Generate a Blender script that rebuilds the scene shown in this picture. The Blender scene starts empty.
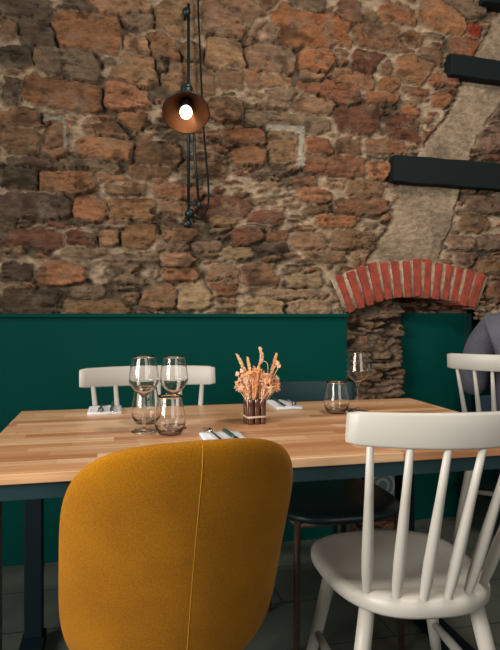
import bpy, bmesh, math, random
import numpy as np
from mathutils import Vector, Matrix

C = bpy.context.scene.collection
SC = bpy.context.scene
PI = math.pi
TH = math.radians(12.75); CT, ST = math.cos(TH), math.sin(TH)
F = 590.0; CAMZ = 1.064

# ------------------------------------------------------------------ camera
cam = bpy.data.objects.new('camera', bpy.data.cameras.new('camera'))
C.objects.link(cam); SC.camera = cam
cam.location = (0, 0, CAMZ); cam.rotation_euler = (PI/2, 0, -TH)
cam.data.sensor_width = 36; cam.data.lens = F*36/650.0; cam.data.shift_y = -10/650.0
cam.data.clip_start = 0.02

# ------------------------------------------------------------------ world, lights, exposure
w = bpy.data.worlds.new('World'); SC.world = w; w.use_nodes = True
bg = w.node_tree.nodes['Background']
bg.inputs[0].default_value = (0.82, 0.98, 1.0, 1); bg.inputs[1].default_value = 0.13
def area(name, loc, target, sx, sy, power, color, spread=PI):
    d = bpy.data.lights.new(name, 'AREA'); d.shape = 'RECTANGLE'; d.size = sx; d.size_y = sy
    d.energy = power; d.color = color; d.spread = spread
    o = bpy.data.objects.new(name, d); C.objects.link(o); o.location = loc
    o.rotation_euler = (Vector(target)-Vector(loc)).to_track_quat('-Z', 'Y').to_euler()
    return o
area('window_daylight', (-2.45, -0.1, 1.75), (0.6, 0.75, 1.25), 1.9, 1.5, 125, (1.0, 0.94, 0.86), math.radians(115))
area('rear_fill', (1.7, -3.2, 2.1), (1.1, 2.6, 1.4), 2.4, 1.8, 62, (1.0, 0.93, 0.84))  # added fill from behind the camera, stands for no known opening
area('overhead_fill', (0.95, 1.0, 2.88), (0.95, 2.0, 1.0), .40, .40, 40, (1.0, 0.90, 0.78))  # added overhead source, grazes the wall to crisp the stone relief
SC.view_settings.view_transform = 'Standard'; SC.view_settings.look = 'None'
SC.view_settings.exposure = -0.30; SC.view_settings.gamma = 1.0
SC.view_settings.use_curve_mapping = False

# ------------------------------------------------------------------ helpers
def at(u, v, y):
    """pixel of the photograph -> (x, z) on the wall plane at world y"""
    a = (u-250)/F
    d = y/(CT - a*ST)
    return (a*d*CT + d*ST, CAMZ + (315-v)/F*d)

def mat(name, color, rough=0.5, metal=0.0, spec=0.5, bump=None, noise=None, coat=0.0, sheen=0.0):
    m = bpy.data.materials.new(name); m.use_nodes = True
    nt = m.node_tree; b = nt.nodes['Principled BSDF']
    b.inputs['Base Color'].default_value = (*color, 1)
    b.inputs['Roughness'].default_value = rough; b.inputs['Metallic'].default_value = metal
    b.inputs['Specular IOR Level'].default_value = spec
    b.inputs['Coat Weight'].default_value = coat
    b.inputs['Sheen Weight'].default_value = sheen
    tc = nt.nodes.new('ShaderNodeTexCoord')
    if noise:
        sc, c2, det = noise
        n = nt.nodes.new('ShaderNodeTexNoise'); n.inputs['Scale'].default_value = sc; n.inputs['Detail'].default_value = det
        nt.links.new(tc.outputs['Object'], n.inputs['Vector'])
        r = nt.nodes.new('ShaderNodeValToRGB'); r.color_ramp.elements[0].position = .35; r.color_ramp.elements[1].position = .65
        r.color_ramp.elements[0].color = (*color, 1); r.color_ramp.elements[1].color = (*c2, 1)
        nt.links.new(n.outputs['Fac'], r.inputs['Fac']); nt.links.new(r.outputs['Color'], b.inputs['Base Color'])
    if bump:
        sc, st, dist = bump
        n = nt.nodes.new('ShaderNodeTexNoise'); n.inputs['Scale'].default_value = sc; n.inputs['Detail'].default_value = 6
        nt.links.new(tc.outputs['Object'], n.inputs['Vector'])
        bp = nt.nodes.new('ShaderNodeBump'); bp.inputs['Strength'].default_value = st; bp.inputs['Distance'].default_value = dist
        nt.links.new(n.outputs['Fac'], bp.inputs['Height']); nt.links.new(bp.outputs['Normal'], b.inputs['Normal'])
    return m

def obj(name, bm, m, parent=None, smooth=True, bevel=0, subsurf=0):
    me = bpy.data.meshes.new(name)
    bmesh.ops.recalc_face_normals(bm, faces=bm.faces[:])
    bm.to_mesh(me); bm.free()
    o = bpy.data.objects.new(name, me); C.objects.link(o)
    if m: me.materials.append(m)
    if smooth:
        for p in me.polygons: p.use_smooth = True
    if bevel:
        b = o.modifiers.new('bevel', 'BEVEL'); b.width = bevel; b.segments = 3; b.limit_method = 'ANGLE'; b.angle_limit = math.radians(40)
        b.harden_normals = True
    if subsurf:
        s = o.modifiers.new('subsurf', 'SUBSURF'); s.levels = subsurf; s.render_levels = subsurf
    if parent: o.parent = parent
    return o

def thing(name, label, cat, loc=(0, 0, 0), rotz=0, group=None):
    o = bpy.data.objects.new(name, None); C.objects.link(o); o.empty_display_size = .05
    o.location = loc; o.rotation_euler = (0, 0, rotz)
    o['label'] = label; o['category'] = cat
    if group: o['group'] = group
    return o
def tag(o, label, cat, group=None):
    o['label'] = label; o['category'] = cat
    if group: o['group'] = group
    return o
def struct(o):
    o['kind'] = 'structure'; return o
def dup(root, loc, rotz, label, group=None):
    r = root.copy(); C.objects.link(r); r.location = loc; r.rotation_euler = (0, 0, rotz); r['label'] = label
    if group: r['group'] = group
    for ch in list(root.children):
        c = ch.copy(); C.objects.link(c); c.parent = r
        for g in ch.children:
            d = g.copy(); C.objects.link(d); d.parent = c
    return r

def box(bm, x0, x1, y0, y1, z0, z1):
    vs = [bm.verts.new(p) for p in ((x0,y0,z0),(x1,y0,z0),(x1,y1,z0),(x0,y1,z0),(x0,y0,z1),(x1,y0,z1),(x1,y1,z1),(x0,y1,z1))]
    for f in ((0,3,2,1),(4,5,6,7),(0,1,5,4),(1,2,6,5),(2,3,7,6),(3,0,4,7)): bm.faces.new([vs[i] for i in f])
    return vs
def bx(*a):
    bm = bmesh.new(); box(bm, *a); return bm

def tube(bm, pts, radii, seg=12, cap=True):
    pts = [Vector(p) for p in pts]
    if not hasattr(radii, '__len__'): radii = [radii]*len(pts)
    rings = []; up = None
    for i, p in enumerate(pts):
        t = (pts[min(i+1, len(pts)-1)] - pts[max(i-1, 0)]).normalized()
        if up is None:
            up = Vector((0, 0, 1)) if abs(t.z) < .9 else Vector((0, 1, 0))
        a = t.cross(up).normalized(); b = a.cross(t).normalized(); up = b
        rings.append([bm.verts.new(p + (a*math.cos(2*PI*k/seg) + b*math.sin(2*PI*k/seg))*radii[i]) for k in range(seg)])
    for i in range(len(rings)-1):
        for k in range(seg):
            bm.faces.new((rings[i][k], rings[i][(k+1) % seg], rings[i+1][(k+1) % seg], rings[i+1][k]))
    if cap:
        bm.faces.new(rings[0][::-1]); bm.faces.new(rings[-1])
def tb(pts, radii, seg=12):
    bm = bmesh.new(); tube(bm, pts, radii, seg); return bm

def lathe(bm, prof, seg=32, mtx=None):
    rings = []
    for r, z in prof:
        if r < 1e-6: rings.append([bm.verts.new((0, 0, z))])
        else: rings.append([bm.verts.new((r*math.cos(2*PI*k/seg), r*math.sin(2*PI*k/seg), z)) for k in range(seg)])
    for A, B in zip(rings, rings[1:]):
        for k in range(seg):
            a0, a1 = A[k % len(A)], A[(k+1) % len(A)]; b0, b1 = B[k % len(B)], B[(k+1) % len(B)]
            f = [a0]
            for q in (a1, b1, b0):
                if q not in f: f.append(q)
            if len(f) > 2: bm.faces.new(f)
    if mtx is not None:
        for r in rings:
            for v in r: v.co = mtx @ v.co
def catmull(P, n=6):
    P = [Vector(p) for p in P]; out = []
    Q = [P[0]*2-P[1]] + P + [P[-1]*2-P[-2]]
    for i in range(1, len(Q)-2):
        for k in range(n):
            t = k/n; a, b, c, d = Q[i-1], Q[i], Q[i+1], Q[i+2]
            out.append(.5*((2*b)+(c-a)*t+(2*a-5*b+4*c-d)*t*t+(3*b-a-3*c+d)*t**3))
    out.append(P[-1]); return out

# ------------------------------------------------------------------ materials
M = {}
M['green'] = mat('green_paint', (0.0003, 0.048, 0.040), .6, spec=.06, noise=(1.5, (0.0005, 0.054, 0.045), 3), bump=(60, .08, .002))
M['shaded_green'] = mat('shaded_green_paint', (0.003, 0.035, 0.033), .5)
M['white'] = mat('white_lacquer', (0.45, 0.43, 0.39), .42, spec=.4, noise=(9, (0.47, 0.447, 0.405), 4))
M['slate'] = mat('slate_steel', (0.012, 0.036, 0.044), .5, spec=.3, bump=(300, .1, .0005))
M['slate_dark'] = mat('slate_steel_dark', (0.003, 0.010, 0.015), .6, spec=.2)
M['beam'] = mat('black_beam', (0.006, 0.012, 0.014), .8, spec=.2, noise=(14, (0.007, 0.012, 0.013), 6), bump=(40, .5, .004))
M['lamp_black'] = mat('lamp_black_metal', (0.010, 0.022, 0.025), .4, metal=.4)
M['bronze'] = mat('bronze_inner', (0.20, 0.085, 0.040), .38, metal=.85)
M['cable'] = mat('cable_black', (0.006, 0.010, 0.010), .8, spec=.15)
M['brick'] = mat('brick_red', (0.36, 0.052, 0.026), .85, noise=(34, (0.20, 0.036, 0.022), 8), bump=(120, .6, .004))
M['mortar'] = mat('arch_mortar', (0.48, 0.36, 0.25), .95, noise=(40, (0.24, 0.17, 0.12), 6), bump=(140, .8, .006))
M['seat_black'] = mat('teal_black_leather', (0.004, 0.018, 0.022), .38, bump=(400, .2, .001))
M['leg_wood'] = mat('dark_walnut', (0.10, 0.052, 0.032), .45, noise=(30, (0.07, 0.035, 0.022), 4))
M['steel'] = mat('cutlery_steel', (0.55, 0.52, 0.48), .22, metal=1)
M['pipe'] = mat('pipe_metal', (0.5, 0.45, 0.38), .3, metal=1)
M['napkin'] = mat('napkin_white', (0.68, 0.70, 0.76), .9, bump=(200, .3, .001))
M['cutlery_green'] = mat('green_handle', (0.01, 0.05, 0.03), .4)
M['string'] = mat('pale_string', (0.62, 0.50, 0.38), .9)
M['skin'] = mat('skin', (0.50, 0.28, 0.19), .55)
M['hair'] = mat('hair_brown', (0.035, 0.020, 0.013), .6, bump=(150, .8, .006))
M['jeans'] = mat('dark_jeans', (0.02, 0.05, 0.085), .85, bump=(400, .3, .002))
M['shoe'] = mat('shoe_black', (0.012, 0.012, 0.014), .5)

def fabric(name, c1, c2, scale=420):
    m = mat(name, c1, .92, spec=.15, sheen=.06)
    nt = m.node_tree; b = nt.nodes['Principled BSDF']; tc = nt.nodes['Texture Coordinate']
    n1 = nt.nodes.new('ShaderNodeTexNoise'); n1.inputs['Scale'].default_value = scale; n1.inputs['Detail'].default_value = 3
    n2 = nt.nodes.new('ShaderNodeTexNoise'); n2.inputs['Scale'].default_value = 9; n2.inputs['Detail'].default_value = 5
    for n in (n1, n2): nt.links.new(tc.outputs['Object'], n.inputs['Vector'])
    mx = nt.nodes.new('ShaderNodeMath'); mx.operation = 'MULTIPLY_ADD'; mx.inputs[1].default_value = .35
    nt.links.new(n2.outputs['Fac'], mx.inputs[0])
    ml = nt.nodes.new('ShaderNodeMath'); ml.operation = 'MULTIPLY'; ml.inputs[1].default_value = .65
    nt.links.new(n1.outputs['Fac'], ml.inputs[0]); nt.links.new(ml.outputs[0], mx.inputs[2])
    r = nt.nodes.new('ShaderNodeValToRGB'); r.color_ramp.elements[0].position = .36; r.color_ramp.elements[1].position = .64
    r.color_ramp.elements[0].color = (*c1, 1); r.color_ramp.elements[1].color = (*c2, 1)
    nt.links.new(mx.outputs[0], r.inputs['Fac']); nt.links.new(r.outputs['Color'], b.inputs['Base Color'])
    bp = nt.nodes.new('ShaderNodeBump'); bp.inputs['Strength'].default_value = .5; bp.inputs['Distance'].default_value = .0015
    nt.links.new(n1.outputs['Fac'], bp.inputs['Height']); nt.links.new(bp.outputs['Normal'], b.inputs['Normal'])
    return m
M['yellow'] = fabric('mustard_wool', (0.23, 0.085, 0.001), (0.36, 0.146, 0.002))
M['seam'] = mat('mustard_seam', (0.50, 0.24, 0.012), .9)
M['sweater'] = fabric('grey_blue_sweater', (0.060, 0.064, 0.088), (0.135, 0.133, 0.168), 260)

def glass(name, tint=(.97, .975, .97)):
    m = bpy.data.materials.new(name); m.use_nodes = True; nt = m.node_tree
    nt.nodes.remove(nt.nodes['Principled BSDF']); out = nt.nodes['Material Output']
    tr = nt.nodes.new('ShaderNodeBsdfTransparent'); tr.inputs[0].default_value = (*tint, 1)
    gl = nt.nodes.new('ShaderNodeBsdfGlossy'); gl.inputs['Roughness'].default_value = .03
    lw = nt.nodes.new('ShaderNodeLayerWeight'); lw.inputs[0].default_value = .5
    pw_ = nt.nodes.new('ShaderNodeMath'); pw_.operation = 'POWER'; pw_.inputs[1].default_value = 4.0
    nt.links.new(lw.outputs['Facing'], pw_.inputs[0])
    fr = nt.nodes.new('ShaderNodeMath'); fr.operation = 'MULTIPLY_ADD'; fr.inputs[1].default_value = .55; fr.inputs[2].default_value = .055
    nt.links.new(pw_.outputs[0], fr.inputs[0])
    mx = nt.nodes.new('ShaderNodeMixShader')
    nt.links.new(fr.outputs[0], mx.inputs[0]); nt.links.new(tr.outputs[0], mx.inputs[1]); nt.links.new(gl.outputs[0], mx.inputs[2])
    rg = nt.nodes.new('ShaderNodeBsdfGlass'); rg.inputs['IOR'].default_value = 1.42; rg.inputs['Roughness'].default_value = 0
    m2 = nt.nodes.new('ShaderNodeMixShader'); m2.inputs[0].default_value = 1.0
    nt.links.new(mx.outputs[0], m2.inputs[1]); nt.links.new(rg.outputs[0], m2.inputs[2])
    nt.links.new(m2.outputs[0], out.inputs[0]); return m
M['glass'] = glass('clear_glass')
M['amber'] = mat('amber_brown_glass', (0.075, 0.024, 0.013), .12, spec=.8, coat=.6)
M['pane'] = glass('window_glass')
M['bulb'] = bpy.data.materials.new('bulb_glow'); M['bulb'].use_nodes = True
bb = M['bulb'].node_tree.nodes['Principled BSDF']
bb.inputs['Emission Color'].default_value = (1.0, 0.80, 0.55, 1); bb.inputs['Emission Strength'].default_value = 3.5

def dried(name, c1, c2): return mat(name, c1, .9, noise=(60, c2, 3), bump=(300, .4, .001))
M['dry_a'] = dried('dried_peach', (0.80, 0.34, 0.14), (0.88, 0.48, 0.24))
M['dry_b'] = dried('dried_straw', (0.80, 0.50, 0.26), (0.88, 0.62, 0.38))
M['dry_c'] = dried('dried_pink', (0.85, 0.47, 0.30), (0.90, 0.64, 0.48))

def wood_material():
    m = mat('butcher_block', (0.5, 0.3, 0.15), .34, spec=.5, coat=.1)
    nt = m.node_tree; b = nt.nodes['Principled BSDF']; tc = nt.nodes['Texture Coordinate']; L = nt.links
    def mth(op, a, bv=None, c=None):
        n = nt.nodes.new('ShaderNodeMath'); n.operation = op
        for i, v in enumerate((a, bv, c)):
            if v is None: continue
            if isinstance(v, (int, float)): n.inputs[i].default_value = v
            else: L.new(v, n.inputs[i])
        return n.outputs[0]
    sp = nt.nodes.new('ShaderNodeSeparateXYZ'); L.new(tc.outputs['Object'], sp.inputs[0])
    row = mth('FLOOR', mth('DIVIDE', sp.outputs['Y'], .0425))
    wn = nt.nodes.new('ShaderNodeTexWhiteNoise'); wn.noise_dimensions = '1D'; L.new(row, wn.inputs['W'])
    xx = mth('DIVIDE', mth('MULTIPLY_ADD', wn.outputs['Value'], 1.7, sp.outputs['X']), .34)
    col = mth('FLOOR', xx)
    cb = nt.nodes.new('ShaderNodeCombineXYZ'); L.new(col, cb.inputs[0]); L.new(row, cb.inputs[1])
    w2 = nt.nodes.new('ShaderNodeTexWhiteNoise'); w2.noise_dimensions = '3D'; L.new(cb.outputs[0], w2.inputs['Vector'])
    ramp = nt.nodes.new('ShaderNodeValToRGB'); e = ramp.color_ramp.elements
    e[0].position = 0; e[0].color = (0.47, 0.20, 0.085, 1); e[1].position = 1; e[1].color = (0.78, 0.50, 0.29, 1)
    k = e.new(.3); k.color = (0.60, 0.30, 0.14, 1); k = e.new(.65); k.color = (0.69, 0.41, 0.22, 1)
    L.new(w2.outputs['Value'], ramp.inputs['Fac'])
    mp = nt.nodes.new('ShaderNodeMapping'); mp.inputs['Scale'].default_value = (3, 60, 60); L.new(tc.outputs['Object'], mp.inputs[0])
    ad = nt.nodes.new('ShaderNodeVectorMath'); ad.operation = 'ADD'; L.new(mp.outputs[0], ad.inputs[0]); L.new(w2.outputs['Color'], ad.inputs[1])
    ns = nt.nodes.new('ShaderNodeTexNoise'); ns.inputs['Scale'].default_value = 1.3; ns.inputs['Detail'].default_value = 6; L.new(ad.outputs[0], ns.inputs['Vector'])
    g = nt.nodes.new('ShaderNodeMapRange'); g.inputs['From Min'].default_value = .3; g.inputs['From Max'].default_value = .7
    g.inputs['To Min'].default_value = .74; g.inputs['To Max'].default_value = 1.1; L.new(ns.outputs['Fac'], g.inputs['Value'])
    fy = mth('FRACT', mth('DIVIDE', sp.outputs['Y'], .0425)); fx = mth('FRACT', xx)
    ln = mth('MINIMUM', mth('GREATER_THAN', fy, .035), mth('GREATER_THAN', fx, .006))
    lf = mth('MULTIPLY_ADD', ln, .22, .78)
    mu = mth('MULTIPLY', g.outputs[0], lf)
    vm = nt.nodes.new('ShaderNodeVectorMath'); vm.operation = 'SCALE'; L.new(ramp.outputs['Color'], vm.inputs[0]); L.new(mu, vm.inputs['Scale'])
    L.new(vm.outputs[0], b.inputs['Base Color'])
    return m
M['wood'] = wood_material()

def tile_floor_material():
    m = mat('floor_tiles', (0.05, 0.06, 0.055), .42, spec=.4)
    nt = m.node_tree; b = nt.nodes['Principled BSDF']; tc = nt.nodes['Texture Coordinate']; L = nt.links
    br = nt.nodes.new('ShaderNodeTexBrick'); br.offset = 0.5
    br.inputs['Scale'].default_value = 1; br.inputs['Brick Width'].default_value = .6; br.inputs['Row Height'].default_value = .3
    br.inputs['Mortar Size'].default_value = .003; br.inputs['Color1'].default_value = (0.075, 0.092, 0.080, 1)
    br.inputs['Color2'].default_value = (0.100, 0.105, 0.088, 1); br.inputs['Mortar'].default_value = (0.02, 0.025, 0.024, 1)
    L.new(tc.outputs['Object'], br.inputs['Vector'])
    n = nt.nodes.new('ShaderNodeTexNoise'); n.inputs['Scale'].default_value = 7; n.inputs['Detail'].default_value = 8
    L.new(tc.outputs['Object'], n.inputs['Vector'])
    mr = nt.nodes.new('ShaderNodeMapRange'); mr.inputs['To Min'].default_value = .6; mr.inputs['To Max'].default_value = 1.4
    L.new(n.outputs['Fac'], mr.inputs['Value'])
    vm = nt.nodes.new('ShaderNodeVectorMath'); vm.operation = 'SCALE'; L.new(br.outputs['Color'], vm.inputs[0]); L.new(mr.outputs[0], vm.inputs['Scale'])
    L.new(vm.outputs[0], b.inputs['Base Color'])
    return m
M['floor'] = tile_floor_material()

def stone_material():
    m = mat('rubble_stone', (0.3, 0.2, 0.1), .92, spec=.25)
    nt = m.node_tree; b = nt.nodes['Principled BSDF']; tc = nt.nodes['Texture Coordinate']; L = nt.links
    at_ = nt.nodes.new('ShaderNodeAttribute'); at_.attribute_name = 'stone'
    n1 = nt.nodes.new('ShaderNodeTexNoise'); n1.inputs['Scale'].default_value = 26; n1.inputs['Detail'].default_value = 9; n1.inputs['Roughness'].default_value = .65
    n2 = nt.nodes.new('ShaderNodeTexNoise'); n2.inputs['Scale'].default_value = 110; n2.inputs['Detail'].default_value = 5
    mp = nt.nodes.new('ShaderNodeMapping'); mp.inputs['Scale'].default_value = (1, 1, 1.9); L.new(tc.outputs['Object'], mp.inputs[0])
    for n in (n1, n2): L.new(mp.outputs[0], n.inputs['Vector'])
    mr = nt.nodes.new('ShaderNodeMapRange'); mr.inputs['From Min'].default_value = .28; mr.inputs['From Max'].default_value = .72
    mr.inputs['To Min'].default_value = .50; mr.inputs['To Max'].default_value = 1.42; L.new(n1.outputs['Fac'], mr.inputs['Value'])
    vm = nt.nodes.new('ShaderNodeVectorMath'); vm.operation = 'SCALE'; L.new(at_.outputs['Color'], vm.inputs[0]); L.new(mr.outputs[0], vm.inputs['Scale'])
    L.new(vm.outputs[0], b.inputs['Base Color'])
    ad = nt.nodes.new('ShaderNodeMath'); ad.operation = 'MULTIPLY_ADD'; ad.inputs[1].default_value = .35
    L.new(n2.outputs['Fac'], ad.inputs[0]); L.new(n1.outputs['Fac'], ad.inputs[2])
    bp = nt.nodes.new('ShaderNodeBump'); bp.inputs['Strength'].default_value = 1.0; bp.inputs['Distance'].default_value = .018
    L.new(ad.outputs[0], bp.inputs['Height']); L.new(bp.outputs['Normal'], b.inputs['Normal'])
    return m
M['stone'] = stone_material()

# ------------------------------------------------------------------ the stone wall (height field of individually placed stones)
rng = np.random.default_rng(7)
_perm = rng.random((256, 256))
def vnoise(x, y):
    xi = np.floor(x).astype(int); yi = np.floor(y).astype(int); fx = x-xi; fy = y-yi
    fx = fx*fx*(3-2*fx); fy = fy*fy*(3-2*fy)
    g = lambda a, b: _perm[a % 256, b % 256]
    return (g(xi, yi)*(1-fx)+g(xi+1, yi)*fx)*(1-fy) + (g(xi, yi+1)*(1-fx)+g(xi+1, yi+1)*fx)*fy
def fbm(x, y, o=4):
    s = 0; a = .5; t = 0
    for i in range(o):
        s = s + a*vnoise(x*2**i+17*i, y*2**i+31*i); t += a; a *= .5
    return s/t
PAL = {  # stone colours; the darkest also paints in the left side's weak light
 'o': (0.36, 0.165, 0.082), 'O': (0.36, 0.125, 0.052), 't': (0.34, 0.205, 0.120), 'r': (0.27, 0.105, 0.058), 'g': (0.175, 0.140, 0.108),
 'b': (0.20, 0.115, 0.070), 'd': (0.080, 0.058, 0.046), 'p': (0.38, 0.265, 0.165), 'k': (0.14, 0.052, 0.036), 'R': (0.42, 0.05, 0.025), 'm': (0.20, 0.13, 0.105)}
_B = (0.262, 0.150, 0.086)
PAL = {k: tuple((a*(1-q)+b*q)*f for a, b, f in zip(v, _B, (.88, .86, .80))) for k, v, q in ((k, v, {'R': 0, 'p': 0, 'd': .12, 'k': .25}.get(k, .40)) for k, v in PAL.items())}  # darkest tone stays deep: dark stone plus painted falloff at left
# left, right, top, bottom edge in the photograph, colour, tilt
S = [(82,152,-6,13,'t'),(55,118,17,50,'o'),(0,54,-4,18,'d'),(2,19,20,40,'b'),(20,52,18,46,'d'),(32,101,52,78,'g',-5),(0,31,48,68,'d'),(20,101,80,108,'r',-6),
(0,18,78,106,'d'),(104,150,84,112,'o'),(156,200,2,37,'t'),(201,262,-6,38,'t'),(203,246,39,66,'t'),(120,155,13,28,'g'),(122,154,38,54,'t'),(144,181,37,60,'o'),
(112,158,56,87,'t'),(150,170,62,74,'g'),(160,215,66,93,'t'),(216,252,70,88,'b'),(178,200,44,62,'b'),(267,353,14,47,'O',-5),(240,262,14,45,'b',-30),
(262,278,27,43,'p'),(290,323,-3,17,'g'),(334,362,2,25,'b'),(245,294,48,71,'t',-6),(296,336,49,70,'O',-8),(348,384,52,73,'k'),(353,417,29,52,'r'),
(298,327,70,82,'t',-10),(332,378,73,87,'r',-5),(298,360,82,102,'r',-13),(239,261,70,89,'o'),(261,293,75,90,'t'),(238,281,-8,10,'b'),(325,350,46,57,'t'),
(290,337,94,114,'t'),(262,305,88,101,'g'),(378,418,9,23,'O'),(417,464,7,31,'o',-14),(449,478,38,54,'O'),(466,481,26,38,'R'),(443,486,-4,14,'g'),
(393,431,58,84,'o'),(369,389,60,76,'b'),(369,399,78,91,'O'),(363,402,94,103,'r'),(426,459,75,87,'r'),(419,441,49,64,'b'),(431,452,95,108,'O'),
(0,41,110,128,'b'),(0,43,130,153,'b'),(43,68,124,155,'b'),(83,131,124,137,'b'),(75,134,138,161,'o'),(37,98,170,195,'o'),(0,36,168,191,'d'),(4,53,157,167,'d'),
(60,124,161,171,'g'),(99,126,175,182,'o'),(107,150,183,196,'b'),(-5,73,195,219,'d'),(75,108,196,220,'o'),(109,156,196,220,'o'),(120,148,112,130,'o'),
(204,246,98,122,'t'),(134,183,142,165,'b'),(124,173,165,178,'b'),(146,209,187,199,'r'),(230,268,147,167,'o'),(218,264,130,146,'r'),(181,226,164,178,'b'),
(194,252,197,217,'k'),(266,297,132,165,'t'),(329,380,106,134,'k'),(305,334,140,156,'O'),(334,361,142,157,'b'),(303,368,157,175,'r',-3),
(291,332,188,203,'o'),(291,321,176,185,'b'),(240,328,118,129,'g',-4),(386,421,117,140,'k'),(366,406,140,155,'r'),(364,389,162,181,'o'),(402,421,108,117,'O'),
(0,64,230,248,'k',0),(65,98,230,246,'k',-12),(40,87,262,285,'o'),(1,35,260,284,'d'),(97,152,262,283,'g'),(97,120,229,244,'t'),(65,106,246,257,'g'),
(0,66,288,315,'d'),(72,106,285,299,'g'),(50,132,299,315,'b'),(119,160,225,247,'o'),(160,195,225,241,'t'),(98,158,253,264,'g'),(158,199,254,267,'t'),
(161,198,268,283,'o'),(100,158,266,280,'g'),(142,177,285,308,'t'),(118,142,291,306,'t'),(176,211,285,309,'p'),(207,240,265,284,'t'),(230,263,229,245,'k',6),
(211,241,285,297,'r'),(193,221,241,252,'g'),(218,252,245,258,'p'),(150,189,242,253,'g'),(240,278,262,287,'b'),(248,283,212,225,'k'),(313,361,215,228,'O'),
(264,290,230,243,'r'),(286,329,233,250,'t',3),(329,377,231,250,'b'),(301,346,250,262,'b'),(286,322,271,288,'p'),(240,330,289,297,'p'),(252,298,243,252,'d'),
(275,301,266,273,'g'),(240,285,299,316,'p'),(286,331,299,316,'p'),(378,392,213,222,'o'),(330,392,199,213,'r',4),(300,336,205,214,'b'),(345,384,180,196,'b'),
(378,402,238,250,'b'),(350,380,252,264,'t'),(392,420,30,50,'r'),(106,130,58,64,'g'),(210,236,214,228,'t'),
# rubble to the right of the plaster band
(470,502,130,152,'m'),(464,500,196,214,'m'),(482,512,108,128,'m'),(455,490,216,232,'b'),(470,512,234,250,'g'),(448,474,236,252,'m'),(476,508,255,276,'b'),
(484,520,282,304,'b'),(452,478,252,266,'m'),(500,540,150,190,'m'),(505,545,200,232,'b')]
PL = [(512,-6),(490,30),(474,54),(462,76),(456,98),(446,118),(428,138),(417,155),(396,186),(395,205),(389,225),(374,248),(364,266),(366,300),(440,300),(440,262),(447,238),(456,205),(466,170),(476,140),(488,122),(520,84),(560,30)]
def in_poly(X, Z, poly):
    ins = np.zeros(X.shape, bool); n = len(poly)
    for i in range(n):
        (x1, y1), (x2, y2) = poly[i], poly[(i+1) % n]
        if y1 == y2: continue
        c = ((y1 > Z) != (y2 > Z)) & (X < (x2-x1)*(Z-y1)/(y2-y1)+x1)
        ins ^= c
    return ins

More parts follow.
